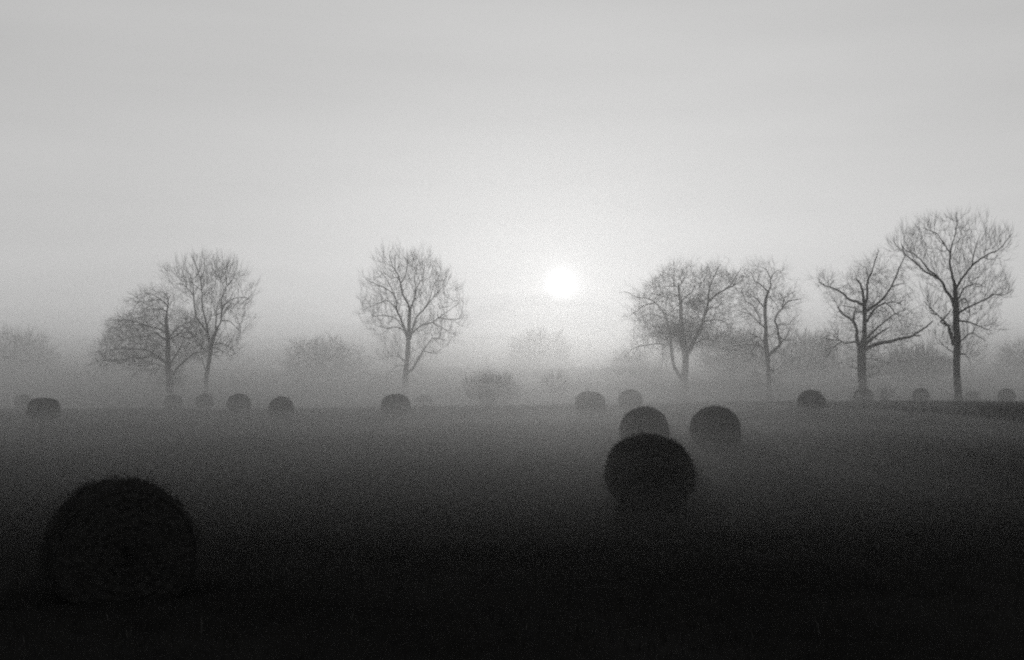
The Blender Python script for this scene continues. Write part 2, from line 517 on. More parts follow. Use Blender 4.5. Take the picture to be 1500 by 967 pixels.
def make_tree(name, label, cat, group, D, crop, trunk, limbs, style, seed, dens=1.0, spread=.55, ivy=None, thicken=1.0, outline=None, tips=1700, space=.40, gap=-.45):
    """trunk: [(x, y, r)...]; limbs: [(pts, r0, r1, density)] in crop pixels; D: distance in metres"""
    g = np.random.default_rng(seed)
    ox, oy, sc = crop
    ppm = FPX / D
    bx = ox + trunk[0][0] * sc
    gx, gy, gz = at(bx, D)
    yb = oy + trunk[0][1] * sc
    z_of = lambda y: CAM_H + (HOR - (oy + y * sc)) / ppm
    w = lambda x, y: ((ox + x * sc - bx) / ppm, z_of(y) - gz)
    root = empty(name, (gx, gy, gz)); tag(root, label, cat, group)
    # trunk: run it down into the ground below the crest line
    tp = [(w(x, y)[0], 0.0, w(x, y)[1]) for x, y, r in trunk]
    tr = [r * sc / ppm * thicken for x, y, r in trunk]
    if tp[0][2] > 0.0:
        tp.insert(0, (tp[0][0], 0, -0.15)); tr.insert(0, tr[0] * 1.12)
    line = smooth_line(tp, 5)
    line[1:-1, 1] += np.cumsum(g.normal(0, .02, len(line) - 2))
    rad = np.interp(np.linspace(0, 1, len(line)), np.linspace(0, 1, len(tr)), tr)
    h = line[:, 2] - line[0, 2]
    rad = rad * (1 + .35 * np.exp(-h / .35))
    V, F, cap = thick_tube(line, rad, 14, g, .045)
    b = Bag(); b.put(V, F); b.V and b.F.append(cap)
    add('trunk', b.mesh('trunk'), M_BARK, root)
    known = [line]; owners = [root]
    side = 1
    for li, (pts, r0, r1, dn) in enumerate(limbs):
        p2 = np.array([w(*p) for p in pts])
        # depth where the limb springs from
        allp = np.concatenate(known)
        k = np.argmin(np.hypot(allp[:, 0] - p2[0, 0], allp[:, 2] - p2[0, 1]))
        y0 = allp[k, 1]
        arc = np.concatenate([[0], np.cumsum(np.hypot(*np.diff(p2, axis=0).T))])
        side = -side if g.random() < .75 else side
        sl_ = side * g.uniform(.25, 1.0) * spread
        yy = y0 + sl_ * arc + np.concatenate([[0], np.cumsum(g.normal(0, .12, len(arc) - 1))])
        l3 = smooth_line(np.stack([p2[:, 0], yy, p2[:, 1]], 1), 5)
        l3 = l3[:max(5, int(round(len(l3) * .96)))]
        l3[1:] += g.normal(0, .015, l3[1:].shape)
        rr = (r1 * .8 + (r0 * .9 - r1 * .8) * np.linspace(1, 0, len(l3)) ** 1.35) * sc / ppm * thicken
        rr[-2:] *= (.8, .5)
        V, F, cap = thick_tube(l3, rr, 8, g, .06)
        bb = Bag(); bb.put(V, F); bb.F.append(cap)
        lo = add('limb', bb.mesh('limb'), M_BARK, root)
        known.append(l3); owners.append(lo)
    # crown points inside the outline, as deep as it is wide there, thinned where no limb comes near
    f = D / 118.0
    o = np.array(outline, float)
    ragged = lambda x, y: 28 * np.sin(x * .068 + seed) * np.sin(y * .06 + 2 * seed) + g.normal(0, 7, len(x))
    n = 60000
    x = g.uniform(o[:, 0].min(), o[:, 0].max(), n); y = g.uniform(o[:, 1].min(), o[:, 1].max(), n)
    k = in_poly(x + ragged(x, y), y + ragged(y, x), outline); x, y = x[k], y[k]
    cx = np.interp(y, [o[:, 1].min(), o[:, 1].max()], [o[:, 0].mean(), trunk[0][0]]) * .5 + trunk[-1][0] * .5
    rows = np.linspace(o[:, 1].min(), o[:, 1].max(), 40)
    hw = np.array([(np.ptp(x[np.abs(y - r) < 14]) / 2 if (np.abs(y - r) < 14).sum() > 3 else 20) for r in rows])
    half = np.interp(y, rows, hw)
    dep = half * np.sqrt(np.clip(1 - ((x - cx) / (half * 1.15)) ** 2, .05, 1)) * sc / ppm * .85
    q = np.stack([(ox + x * sc - bx) / ppm, g.uniform(-1, 1, len(x)) * dep, CAM_H + (HOR - (oy + y * sc)) / ppm - gz], 1)
    wood = np.concatenate([l[:] if i else l[int(len(l) * .4):] for i, l in enumerate(known)])
    q = thin_out(q, space * f, 7000)
    dn_ = np.array([np.min(((wood - v) ** 2).sum(1)) for v in q]) ** .5
    w_ = q / f
    gaps = np.sin(w_[:, 0] * 1.5 + seed) * np.sin(w_[:, 1] * 1.3 + 2 * seed) + np.sin(w_[:, 2] * 1.7 + 3 * seed) * np.sin(w_[:, 0] * .9 + w_[:, 1] * 1.1)
    q = q[(dn_ < g.uniform(.3, 2.7, len(q)) * f) & (gaps > gap)][:int(tips * dens)]
    for b, own in zip(fill_crown(known, q, style, g, f), owners):
        if b.n: tag(add('twigs', b.mesh('twigs'), M_TWIG, own), kind='stuff')
    if ivy:
        n = sum(v[3] for v in ivy)
        cs = []
        for (x, y, rx, cnt) in ivy:
            cx, cz = w(x, y); rm = rx * sc / ppm
            q = g.normal(0, .5, (cnt, 3)) * rm
            cs.append(q + np.array([cx, 0, cz]))
        c = np.concatenate(cs)
        a = nrm(g.normal(0, 1, c.shape)); bvec = nrm(np.cross(a, g.normal(0, 1, c.shape)))
        s_ = g.uniform(.05, .11, (len(c), 1))
        V = np.stack([c - a * s_, c + bvec * s_ * .7, c + a * s_, c - bvec * s_ * .7], 1).reshape(-1, 3)
        F = np.arange(len(V)).reshape(-1, 4)
        tag(add('ivy', mesh_from('ivy', V, [F]), M_IVY, root, smooth=False), kind='stuff')
    return root

def procedural_tree(name, label, cat, group, px, D, height, width, style, seed, stem=.28, dens=.8, n_limb=11, flat=.0, shrub=False, lean=0.0, trunk_r=None, sink=0.0):
    """a bare tree grown into a rounded crown of the given height and width"""
    g = np.random.default_rng(seed)
    x, y, z = at(px, D)
    root = empty(name, (x, y, z - sink)); tag(root, label, cat, group)
    r0 = trunk_r or height * .022
    top = height * (.9 if not shrub else .6)
    hs = np.linspace(-.15, top, 9)
    line = np.stack([np.cumsum(g.normal(0, .012 * height, 9)) * .5 + lean * hs, np.cumsum(g.normal(0, .012 * height, 9)) * .5, hs], 1)
    line[0, :2] = 0
    line = smooth_line(line, 4)
    rad = r0 * np.interp(line[:, 2] / height, [-.1, 0, .08, stem, .9], [1.5, 1.35, 1, .85, .1])
    V, F, cap = thick_tube(line, rad, 10, g, .05)
    b = Bag(); b.put(V, F); b.F.append(cap)
    add('trunk', b.mesh('trunk'), M_BARK, root)
    ga = g.uniform(0, 6.28)
    lines = [line]; owners = [root]
    for k in range(n_limb):
        f = (k + .5) / n_limb
        hz = height * (stem + (.62 - stem) * f) if not shrub else height * .05 * f
        i = np.argmin(np.abs(line[:, 2] - hz)); p0 = line[i]
        phi = ga + k * 2.4 + g.normal(0, .3)
        el = R(12 + 62 * f ** 1.2 - flat * 12) if not shrub else R(g.uniform(20, 80))
        # length out to the crown outline
        lat = width / 2 * g.uniform(.6, .85)
        vert = height * (1 - .0) * g.uniform(.75, .92) - p0[2]
        ln = min(lat / max(math.cos(el), .05), vert / max(math.sin(el), .05)) * 1.0
        m = 7; q = np.empty((m, 3)); q[0] = p0
        d = np.array([math.cos(phi) * math.cos(el), math.sin(phi) * math.cos(el), math.sin(el)])
        for a in range(1, m):
            d = d + g.normal(0, .13, 3) + np.array([0, 0, .05 if not flat else -.02]); d = d / np.linalg.norm(d)
            q[a] = q[a - 1] + d * ln / (m - 1)
        l3 = smooth_line(q, 3)
        rr = np.linspace(rad[i] * (.55 if not shrub else .5), .03, len(l3))
        V, F, cap = thick_tube(l3, rr, 6, g, .05)
        bb = Bag(); bb.put(V, F); bb.F.append(cap)
        lo = add('limb', bb.mesh('limb'), M_BARK, root)
        lines.append(l3); owners.append(lo)
    f = max(.55, D / 150.0) if height > 3 else .3
    n = 20000
    v = nrm(g.normal(0, 1, (n, 3))) * g.uniform(0, 1, (n, 1)) ** (1 / 2.6)
    lump = 1 + .13 * np.sin(5 * np.arctan2(v[:, 1], v[:, 0]) + seed) * np.cos(4 * v[:, 2] + seed) + .1 * np.sin(9 * v[:, 0] + 2 * seed)
    lo_ = height * (stem * 1.08 if not shrub else .05)
    hc = (height + lo_) / 2; hh = (height - lo_) / 2
    q = np.stack([v[:, 0] * lump * width / 2 + lean * hc * 1.3, v[:, 1] * lump * width / 2, hc + hh * v[:, 2] * lump], 1)
    if flat: q = q[q[:, 2] > lo_ + hh * .35 * (1 - (np.hypot(q[:, 0], q[:, 1]) / (width / 2)) ** 2)]
    q = q[q[:, 2] > .1]
    q = thin_out(q, (.46 if height > 3 else .5) * f, int(1100 * dens))
    for b, own in zip(fill_crown(lines, q, style, g, f, tip=.012), owners):
        if b.n: tag(add('twigs', b.mesh('twigs'), M_TWIG, own), kind='stuff')
    return root

GT = 'bare winter trees along the crest of the field'
def build_trees():
    # tallest tree, far end of the row
    make_tree('ash_tree', 'tallest bare tree with straight dark trunk and one broken side stub', 'tree', GT, 112, (1290, 305, .3),
        [(378, 935, 19), (376, 880, 17), (370, 800, 17), (372, 720, 16), (374, 640, 16), (372, 560, 15), (370, 480, 14), (368, 400, 9), (366, 370, 8)],
        [([(366, 370), (356, 330), (352, 270), (360, 220), (345, 180), (325, 140), (300, 110), (225, 75)], 8, 2, 1.1),
         ([(360, 220), (372, 170), (390, 130), (400, 80), (405, 45)], 4, 2, 1.1),
         ([(368, 400), (390, 355), (420, 310), (437, 285), (440, 240), (450, 200), (470, 130)], 7, 2, 1.1),
         ([(437, 285), (480, 250), (520, 225), (565, 205), (600, 160), (626, 118)], 5, 2, 1.0),
         ([(360, 480), (345, 440), (315, 400), (290, 360), (250, 335), (205, 315), (170, 290), (130, 260), (95, 235), (75, 200), (65, 165)], 9, 2.5, 1.0),
         ([(290, 360), (270, 330), (235, 300), (205, 260), (175, 225), (130, 200), (110, 150)], 6, 2, 1.1),
         ([(375, 460), (400, 420), (430, 385), (470, 370), (510, 365), (560, 380)], 5, 2, 1.0),
         ([(375, 515), (420, 490), (470, 465), (520, 440), (550, 420), (600, 425), (650, 388)], 6, 2, 1.0),
         ([(385, 550), (430, 555), (470, 570), (520, 590), (560, 600)], 5, 2, 1.0),
         ([(385, 655), (410, 635), (440, 610), (480, 630), (520, 655)], 4, 2, 1.0),
         ([(380, 725), (405, 708), (440, 725), (475, 775)], 4, 1.5, .7),
         ([(358, 670), (345, 605), (337, 572), (300, 555)], 11, 7, .15),
         ([(302, 556), (328, 520), (348, 492)], 5, 3, .3),
         ([(330, 560), (300, 525), (265, 480), (235, 440)], 4, 1.5, .8),
         ([(300, 522), (270, 512), (245, 510)], 3, 1.5, .5),
         ([(357, 710), (330, 690), (295, 665), (275, 635)], 3, 1.5, .7),
         ([(370, 480), (400, 450), (430, 440), (460, 490), (470, 540)], 4, 2, 1.4)],
        'ash', 101, outline=[(60,150),(90,110),(150,105),(200,120),(215,70),(260,45),(330,40),(400,25),(440,60),(480,80),(520,85),(560,105),(630,105),(625,150),(575,215),(540,260),(545,310),(600,330),(640,365),(660,380),(620,430),(560,450),(570,520),(580,590),(540,660),(520,720),(480,790),(450,740),(420,730),(400,715),(395,690),(350,700),(300,680),(270,630),(330,640),(300,560),(250,520),(220,450),(240,400),(290,400),(250,350),(180,310),(110,260),(70,220)], dens=1.0, gap=-.2)
    make_tree('oak_tree', 'stub-topped thick oak with a snapped leader and one long low arm', 'tree', GT, 125, (1180, 355, .2533),
        [(330, 885, 33), (330, 820, 25), (326, 740, 24), (325, 650, 25), (327, 610, 24), (343, 560, 15), (345, 480, 12), (347, 400, 12), (342, 370, 11)],
        [([(340, 372), (330, 310), (315, 265), (295, 235), (265, 212)], 10, 6, .25),
         ([(345, 370), (365, 320), (375, 260), (390, 210), (420, 160), (440, 110), (465, 60), (480, 30), (472, 5)], 9, 2.5, .9),
         ([(350, 400), (400, 360), (430, 330), (455, 290), (470, 250), (490, 200), (500, 160), (520, 110), (525, 90), (512, 62)], 9, 2.5, .6),
         ([(470, 265), (510, 250), (562, 243)], 4, 2, .4),
         ([(330, 360), (290, 345), (240, 330), (205, 300), (165, 280), (130, 265), (90, 255), (60, 240), (45, 222)], 9, 3, .7),
         ([(130, 265), (137, 240), (160, 218)], 3, 1.5, .8),
         ([(312, 605), (298, 560), (290, 500), (270, 460), (235, 435), (200, 415), (175, 385), (165, 370)], 14, 5, .9),
         ([(275, 450), (275, 410), (285, 385), (250, 375), (190, 360)], 6, 2.5, 1.0),
         ([(285, 402), (320, 405), (348, 395)], 5, 4, .6),
         ([(300, 570), (265, 580), (230, 585), (215, 570), (160, 560), (112, 546)], 7, 2.5, .8),
         ([(215, 575), (175, 600), (140, 655), (120, 670)], 4, 2, .2),
         ([(335, 625), (370, 605), (420, 585), (470, 575), (520, 560), (570, 550), (600, 530), (640, 500), (665, 475), (688, 452)], 14, 5, .9),
         ([(590, 542), (615, 545), (640, 540)], 6, 4, .5),
         ([(350, 590), (390, 550), (430, 520), (480, 490)], 10, 5, .8),
         ([(355, 560), (400, 500), (440, 460), (480, 425), (520, 405), (548, 396)], 7, 2.5, .9),
         ([(360, 460), (390, 410), (430, 370), (480, 350), (540, 340), (575, 350), (600, 365)], 8, 3, .5),
         ([(490, 350), (510, 380), (525, 410), (555, 435)], 4, 2, .4),
         ([(570, 347), (608, 325)], 3.5, 2, .5),
         ([(348, 670), (400, 680), (440, 690), (480, 710)], 3, 1.5, .9),
         ([(305, 735), (260, 720), (215, 690)], 3, 1.5, .9),
         ([(352, 775), (400, 760), (440, 740)], 3, 1.5, .8)],
        'oak', 102, outline=[(25,215),(50,190),(110,190),(160,200),(170,260),(230,260),(265,200),(330,170),(350,130),(400,60),(430,90),(460,20),(490,-20),(525,20),(545,90),(520,200),(570,240),(500,265),(480,310),(560,300),(610,320),(620,370),(560,440),(640,430),(700,440),(690,490),(640,545),(560,580),(480,600),(400,630),(450,680),(490,715),(440,750),(360,790),(300,740),(200,700),(220,650),(290,640),(200,610),(120,670),(100,560),(160,480),(220,460),(150,400),(140,310),(180,290),(100,265),(40,240)], dens=1.25)
    make_tree('oak_tree', 'slim twisted oak with bushy sprouts low on its trunk', 'tree', GT, 150, (1040, 375, .2326),
        [(375, 920, 22), (370, 860, 14), (368, 780, 12), (365, 700, 13), (360, 620, 14), (352, 560, 14), (352, 480, 12), (350, 400, 10), (348, 340, 10), (352, 290, 9), (360, 250, 8), (372, 220, 7)],
        [([(372, 220), (382, 190), (380, 150), (370, 120), (350, 90), (305, 65)], 6, 2, .9),
         ([(370, 222), (345, 200), (320, 170), (290, 145), (280, 95)], 5, 2, .9),
         ([(380, 150), (400, 110), (430, 88)], 4, 2, .9),
         ([(350, 455), (320, 430), (290, 400), (260, 370), (210, 350), (165, 332)], 6, 2.5, 1.1),
         ([(320, 428), (310, 385), (285, 345), (260, 310), (225, 290), (200, 240), (182, 202)], 5, 2, .7),
         ([(348, 330), (320, 290), (300, 260), (250, 230)], 5, 2, .9),
         ([(370, 630), (400, 595), (430, 560), (420, 500), (410, 450), (395, 410), (405, 370), (430, 340), (460, 300), (510, 285), (570, 276)], 12, 3, .8),
         ([(430, 340), (440, 280), (470, 250), (520, 225)], 4, 2, 1.0),
         ([(425, 510), (460, 530), (515, 535)], 5, 2, 1.4),
         ([(410, 440), (450, 430), (490, 430), (518, 402)], 4, 2, 1.1),
         ([(350, 590), (320, 575), (270, 560), (200, 560), (130, 575), (90, 598)], 6, 2, .8),
         ([(350, 560), (310, 520), (270, 500), (205, 472)], 5, 2, 1.5),
         ([(430, 560), (470, 500), (480, 460)], 5, 2, 1.4),
         ([(363, 700), (330, 690), (300, 682)], 3, 1.5, 1.0),
         ([(370, 725), (440, 710), (520, 685)], 3, 1.5, .8),
         ([(366, 805), (320, 800), (292, 795)], 3, 1.5, 1.4),
         ([(372, 795), (410, 782), (430, 772)], 3, 1.5, 1.2),
         ([(366, 750), (320, 745), (295, 735)], 3, 1.5, 1.0)],
        'oak', 103, outline=[(180,190),(240,110),(270,50),(340,55),(430,75),(460,130),(420,200),(440,230),(510,210),(580,270),(540,320),(440,340),(410,380),(420,430),(520,390),(545,470),(520,540),(470,590),(420,640),(520,690),(430,730),(440,780),(400,820),(280,810),(280,730),(300,680),(280,640),(200,600),(80,600),(90,560),(190,520),(180,450),(250,420),(200,370),(150,330),(160,300),(220,320),(190,230)], dens=1.15)
    make_tree('oak_tree', 'broad two-stemmed tree with a dark ivy-clad middle, nearest the sun', 'tree', GT, 165, (890, 370, .2378),
        [(480, 925, 25), (478, 850, 22), (475, 780, 22), (480, 700, 20), (480, 620, 20), (470, 560, 20), (460, 480, 17), (455, 400, 12), (453, 320, 9), (445, 260, 8), (440, 200, 7)],
        [([(465, 790), (435, 740), (410, 680), (405, 600), (405, 520), (395, 440), (385, 390), (360, 340), (325, 295), (280, 265), (210, 255), (160, 225), (112, 211)], 15, 3, .75),
         ([(440, 205), (465, 180), (475, 140), (440, 102)], 5, 2, .8),
         ([(445, 270), (410, 255), (370, 245), (302, 258)], 4, 2, .8),
         ([(440, 215), (410, 205), (352, 215)], 4, 2, .8),
         ([(410, 205), (400, 160), (350, 130)], 4, 2, .8),
         ([(455, 300), (490, 270), (530, 240), (550, 200), (590, 180)], 6, 2, .9),
         ([(490, 620), (540, 520), (570, 440), (585, 380), (600, 330), (600, 270), (610, 200), (640, 130), (663, 68)], 15, 3, 1.0),
         ([(605, 310), (650, 270), (700, 240), (760, 210), (800, 190), (838, 153)], 8, 2.5, 1.1),
         ([(700, 240), (740, 205), (770, 150), (792, 118)], 5, 2, 1.0),
         ([(580, 400), (620, 345), (670, 340), (705, 302)], 6, 2, 1.0),
         ([(390, 400), (330, 380), (260, 370), (205, 408)], 5, 2, 1.2),
         ([(325, 297), (260, 310), (200, 350), (145, 388)], 5, 2, 1.2),
         ([(402, 575), (330, 560), (240, 570), (160, 590), (120, 630), (98, 658)], 5, 2, .6),
         ([(350, 565), (352, 640), (346, 708)], 3, 1.5, .5),
         ([(500, 590), (560, 550), (620, 530), (680, 545)], 7, 2, 1.2),
         ([(578, 430), (660, 420), (720, 440), (758, 478)], 6, 2, 1.2),
         ([(397, 500), (330, 480), (270, 500), (212, 555)], 6, 2, 1.3),
         ([(405, 540), (340, 520), (290, 450), (240, 440)], 6, 2, 1.2)],
        'oak', 104, outline=[(70,260),(80,190),(150,190),(230,240),(300,200),(340,130),(420,80),(500,90),(530,150),(600,90),(660,30),(710,80),(720,150),(790,90),(850,140),(800,220),(730,260),(710,320),(760,380),(770,480),(700,530),(640,560),(540,590),(500,620),(400,600),(350,720),(330,600),(240,600),(130,650),(90,620),(200,560),(180,480),(180,420),(130,390),(150,330),(220,280),(150,260)], dens=1.4, space=.36, gap=-.7, ivy=[(455, 470, 110, 2600), (400, 470, 80, 1500), (540, 470, 90, 1700), (470, 550, 60, 900), (540, 320, 60, 900), (330, 490, 80, 1000)])
    make_tree('ash_tree', 'lone fan-shaped tree with fine upswept twigs, standing apart from the others', 'tree', GT, 175, (510, 355, .2535),
        [(325, 935, 20), (328, 860, 17), (330, 780, 16), (338, 700, 13), (345, 620, 13), (348, 560, 14), (350, 500, 11), (355, 420, 10), (355, 390, 9)],
        [([(355, 390), (340, 345), (315, 300), (305, 240), (290, 190), (265, 150), (245, 90), (254, 48)], 8, 2, 1.0),
         ([(305, 240), (330, 190), (340, 120), (345, 65)], 4, 2, .9),
         ([(352, 400), (375, 350), (395, 290), (410, 250), (440, 200), (450, 120)], 7, 2, .9),
         ([(385, 325), (388, 260), (382, 190), (378, 112)], 4, 2, .8),
         ([(340, 540), (320, 490), (295, 430), (270, 380), (270, 340), (250, 290), (220, 230), (180, 170), (110, 120)], 9, 2, 1.0),
         ([(270, 380), (215, 330), (150, 350), (92, 368)], 4, 2, 1.0),
         ([(250, 290), (190, 250), (120, 220), (64, 188)], 4, 2, 1.0),
         ([(358, 560), (375, 490), (400, 430), (440, 390), (480, 340), (520, 290), (570, 242)], 8, 2, .9),
         ([(440, 390), (470, 330), (490, 250), (520, 185)], 4, 2, .9),
         ([(375, 520), (430, 480), (490, 465), (540, 430), (600, 390), (658, 352)], 6, 2, .9),
         ([(490, 465), (550, 500), (618, 538)], 4, 2, .8),
         ([(520, 440), (600, 450), (680, 445)], 4, 2, .8),
         ([(343, 757), (380, 720), (420, 650), (450, 605), (490, 560), (530, 560), (580, 572)], 8, 2.5, .6),
         ([(530, 560), (540, 510), (550, 470)], 4, 2, .8),
         ([(440, 630), (500, 640), (560, 602)], 4, 1.5, .7),
         ([(335, 690), (290, 660), (240, 660), (192, 680)], 4, 1.5, .9),
         ([(333, 710), (270, 720), (205, 785)], 3, 1.5, .7),
         ([(330, 515), (280, 490), (230, 500), (172, 482)], 5, 2, .9),
         ([(320, 500), (270, 440), (200, 420), (120, 430)], 4, 2, .9)],
        'ash', 105, outline=[(45,310),(50,185),(100,110),(160,90),(210,50),(255,35),(310,60),(350,50),(380,90),(450,85),(520,120),(550,180),(580,230),(640,270),(670,350),(710,460),(640,545),(580,580),(540,610),(440,660),(380,740),(345,770),(300,730),(200,800),(190,690),(200,640),(250,580),(200,560),(170,500),(100,440),(80,390),(60,350)], dens=.72, gap=-.15)
    make_tree('ash_tree', 'slender forked tree with an upswept round crown rising behind the spreading oak', 'tree', GT, 160, (230, 365, .2432),
        [(298, 900, 17), (297, 840, 12), (300, 760, 13), (312, 690, 12), (320, 630, 13), (328, 585, 12), (345, 520, 10), (365, 470, 8)],
        [([(325, 600), (318, 520), (315, 440), (305, 360), (310, 280), (310, 200), (295, 120), (272, 48)], 9, 2, 1.1),
         ([(310, 200), (330, 130), (322, 66)], 4, 2, 1.0),
         ([(365, 470), (390, 430), (400, 370), (430, 330), (490, 300), (560, 300), (598, 328)], 6, 2, 1.0),
         ([(400, 370), (405, 310), (430, 250), (440, 170), (422, 104)], 4, 2, 1.1),
         ([(440, 230), (480, 190), (490, 130)], 3, 1.5, 1.0),
         ([(352, 490), (350, 400), (355, 330), (385, 260), (370, 190), (342, 150)], 5, 2, 1.0),
         ([(312, 500), (280, 465), (235, 410), (220, 350), (205, 290), (190, 260), (150, 225), (120, 200), (56, 205)], 7, 2, .9),
         ([(202, 280), (205, 210), (190, 150), (138, 102)], 4, 2, 1.0),
         ([(150, 225), (130, 170), (66, 152)], 3, 1.5, 1.0),
         ([(310, 260), (260, 220), (220, 210)], 3, 1.5, 1.0),
         ([(320, 620), (270, 600), (230, 540), (160, 490)], 5, 2, .8),
         ([(300, 745), (285, 690), (276, 642)], 6, 3, .4),
         ([(332, 580), (400, 570), (460, 600), (490, 638)], 5, 2, 1.4),
         ([(330, 590), (380, 610), (430, 640)], 4, 1.5, 1.2),
         ([(390, 430), (450, 440), (510, 500)], 4, 2, 1.0)],
        'ash', 106, outline=[(30,180),(60,100),(130,85),(200,80),(265,25),(320,50),(360,110),(420,80),(490,120),(560,190),(600,260),(610,330),(560,400),(520,480),(500,560),(490,650),(420,640),(340,640),(260,620),(170,490),(220,420),(190,330),(180,270),(110,215)], dens=.85, gap=-.2)
    make_tree('oak_tree', 'spreading oak with flat layered limbs reaching away from the sun', 'tree', GT, 150, (125, 410, .2069),
        [(610, 900, 34), (605, 840, 26), (600, 750, 25), (598, 680, 25), (590, 620, 20), (585, 540, 18), (585, 460, 17), (583, 400, 15), (572, 330, 12), (570, 270, 11)],
        [([(570, 270), (580, 220), (590, 160), (580, 110), (548, 80)], 9, 3, 1.0),
         ([(578, 230), (545, 210), (490, 205), (405, 200)], 6, 2, 1.3),
         ([(582, 180), (540, 140), (490, 110), (444, 92)], 5, 2, 1.2),
         ([(540, 142), (450, 150), (325, 156)], 4, 2, 1.3),
         ([(575, 380), (530, 350), (490, 340), (400, 320), (302, 338)], 8, 2.5, 1.2),
         ([(560, 330), (510, 290), (495, 240)], 6, 2, 1.2),
         ([(490, 342), (380, 300), (280, 290), (185, 302)], 5, 2, 1.3),
         ([(572, 430), (530, 400), (480, 370), (400, 400), (280, 400), (175, 430)], 8, 2, 1.2),
         ([(580, 600), (540, 560), (490, 530), (430, 555), (350, 550), (320, 570), (200, 570), (100, 600), (44, 638)], 10, 2.5, 1.1),
         ([(540, 560), (450, 500), (330, 490), (230, 490), (125, 538)], 6, 2, 1.3),
         ([(600, 400), (640, 350), (690, 310), (758, 280)], 7, 2.5, 1.2),
         ([(595, 420), (660, 380), (690, 340), (740, 400), (800, 480), (828, 518)], 6, 2.5, .7),
         ([(603, 590), (640, 540), (680, 480), (700, 450), (690, 420)], 8, 3, .8),
         ([(622, 680), (650, 620), (700, 570), (760, 520), (830, 510), (876, 530)], 12, 3, .9),
         ([(690, 400), (750, 410), (858, 352)], 5, 2, .8),
         ([(590, 620), (500, 600), (400, 610)], 4, 2, .9),
         ([(615, 730), (660, 750), (720, 745)], 3, 1.5, .9),
         ([(595, 740), (550, 730), (500, 745)], 3, 1.5, .9),
         ([(583, 480), (520, 460), (440, 450), (300, 450)], 6, 2, 1.2)],
        'layer', 107, outline=[(30,640),(60,580),(130,430),(180,380),(170,300),(240,265),(320,240),(380,200),(310,150),(360,120),(440,70),(540,55),(610,100),(630,160),(610,220),(650,250),(700,230),(770,270),(740,330),(860,340),(830,420),(880,520),(780,560),(700,600),(640,680),(720,750),(500,750),(560,680),(480,640),(380,640),(320,590),(200,590),(100,620)], dens=1.7, space=.35, gap=-.9)
    # fainter trees farther off in the fog
    GF = 'faded trees deep in the fog'
    P = procedural_tree
    P('faded_tree', 'ghostly faded tree between the slender forked tree and the lone fan-shaped tree', 'tree', GF, 472, 350, 21.5, 24, 'oak', 201, dens=.75, stem=.3)
    P('faded_tree', 'dim rounded tree directly beneath the sun, almost lost in fog', 'tree', GF, 790, 680, 35, 34, 'oak', 202, stem=.2, dens=.7)
    P('faded_tree', 'broad dim tree rising from the fog bank at the field edge farthest from the sun', 'tree', GF, 20, 462, 28, 33.6, 'oak', 203, stem=.15, dens=1.0)
    P('faded_tree', 'faint low tree behind the drooping side of the ivy-clad tree', 'tree', GF, 928, 300, 13.5, 14.25, 'oak', 204, stem=.15)
    P('faded_tree', 'faint straight-trunked tree in the gap between ivy-clad tree and slim twisted oak', 'tree', GF, 1072, 270, 17.25, 15, 'oak', 205, stem=.4)
    P('faded_tree', 'faint leaning tree with a thin crown beyond the slim twisted oak', 'tree', GF, 1178, 277.5, 16.5, 12, 'ash', 206, stem=.4, lean=.12, dens=.6)
    P('faded_tree', 'pale dome-shaped tree with a short stem behind the long low oak arm', 'tree', GF, 1342, 230, 11.1, 12.3, 'ash', 207, stem=.33, n_limb=16, dens=.8, flat=.6)
    P('faded_tree', 'dim tree cut by the frame edge beyond the tallest tree', 'tree', GF, 1502, 337.5, 18.75, 15, 'oak', 208, stem=.2)
    P('bush', 'low wide faded thicket of upright stems below the sun', 'bush', 'bare bushes in the fog', 722, 128, 3.1, 5.4, 'ash', 209, shrub=True, n_limb=22, dens=1.2, trunk_r=.07)
    P('sapling', 'small thin sapling alone under the sun', 'tree', GF, 812, 150, 3.6, 2.9, 'ash', 210, stem=.4, n_limb=8, trunk_r=.06)
    P('weed_shrub', 'wiry little weed bush on the crest beside the stub-topped oak', 'bush', 'bare bushes in the fog', 1296, 108, 1.25, 1.7, 'ash', 211, shrub=True, n_limb=6, dens=.08, trunk_r=.03)

def build_wood():
    """far wood closing the field, one mass"""
    b = Bag()
    g = np.random.default_rng(55)
    for k in range(70):
        D = g.uniform(520, 760)
        x = -330 + 660 * (k + g.uniform(0, 1)) / 70
        lump = .5 + .5 * math.sin(x * .045 + 1.0) * math.sin(x * .017 + 2.2)
        if g.random() > .35 + .6 * lump: continue
        z = float(ground_z(x, D)); h = (9 + 14 * lump) * g.uniform(.7, 1.2); w = h * g.uniform(.8, 1.1)
        n = 26
        line = np.stack([np.zeros(6), np.zeros(6), np.linspace(-.2, h * .8, 6)], 1)
        V, F = tubes(line[None], np.linspace(.4, .08, 6)[None], 6)
        b.put(V + np.array([x, D, z]), F)
        P1 = spawn(line[None], n, (w * .45, w * .75), (30, 75), .15, .2, .12, 5, g, .12, .45)
        P2 = spawn(P1, 6, (1.2, 3.0), (30, 70), .12, .2, .2, 4, g, .15, .4)
        P3 = spawn(P2, 4, (.6, 1.6), (30, 70), .1, .2, .2, 3, g, .15, .4)
        for P, r0, r1, m in ((P1, .1, .03, 5), (P2, .04, .025, 4), (P3, .025, .015, 3)):
            V, F = tubes(P, np.linspace(r0, r1, m)[None] * np.ones((len(P), 1)), 3)
            b.put(V + np.array([x, D, z]), F)
    tag(add('distant_wood', b.mesh('distant_wood'), M_TWIG), 'far bare wood dissolving into the fog behind the field', 'wood', kind='stuff')

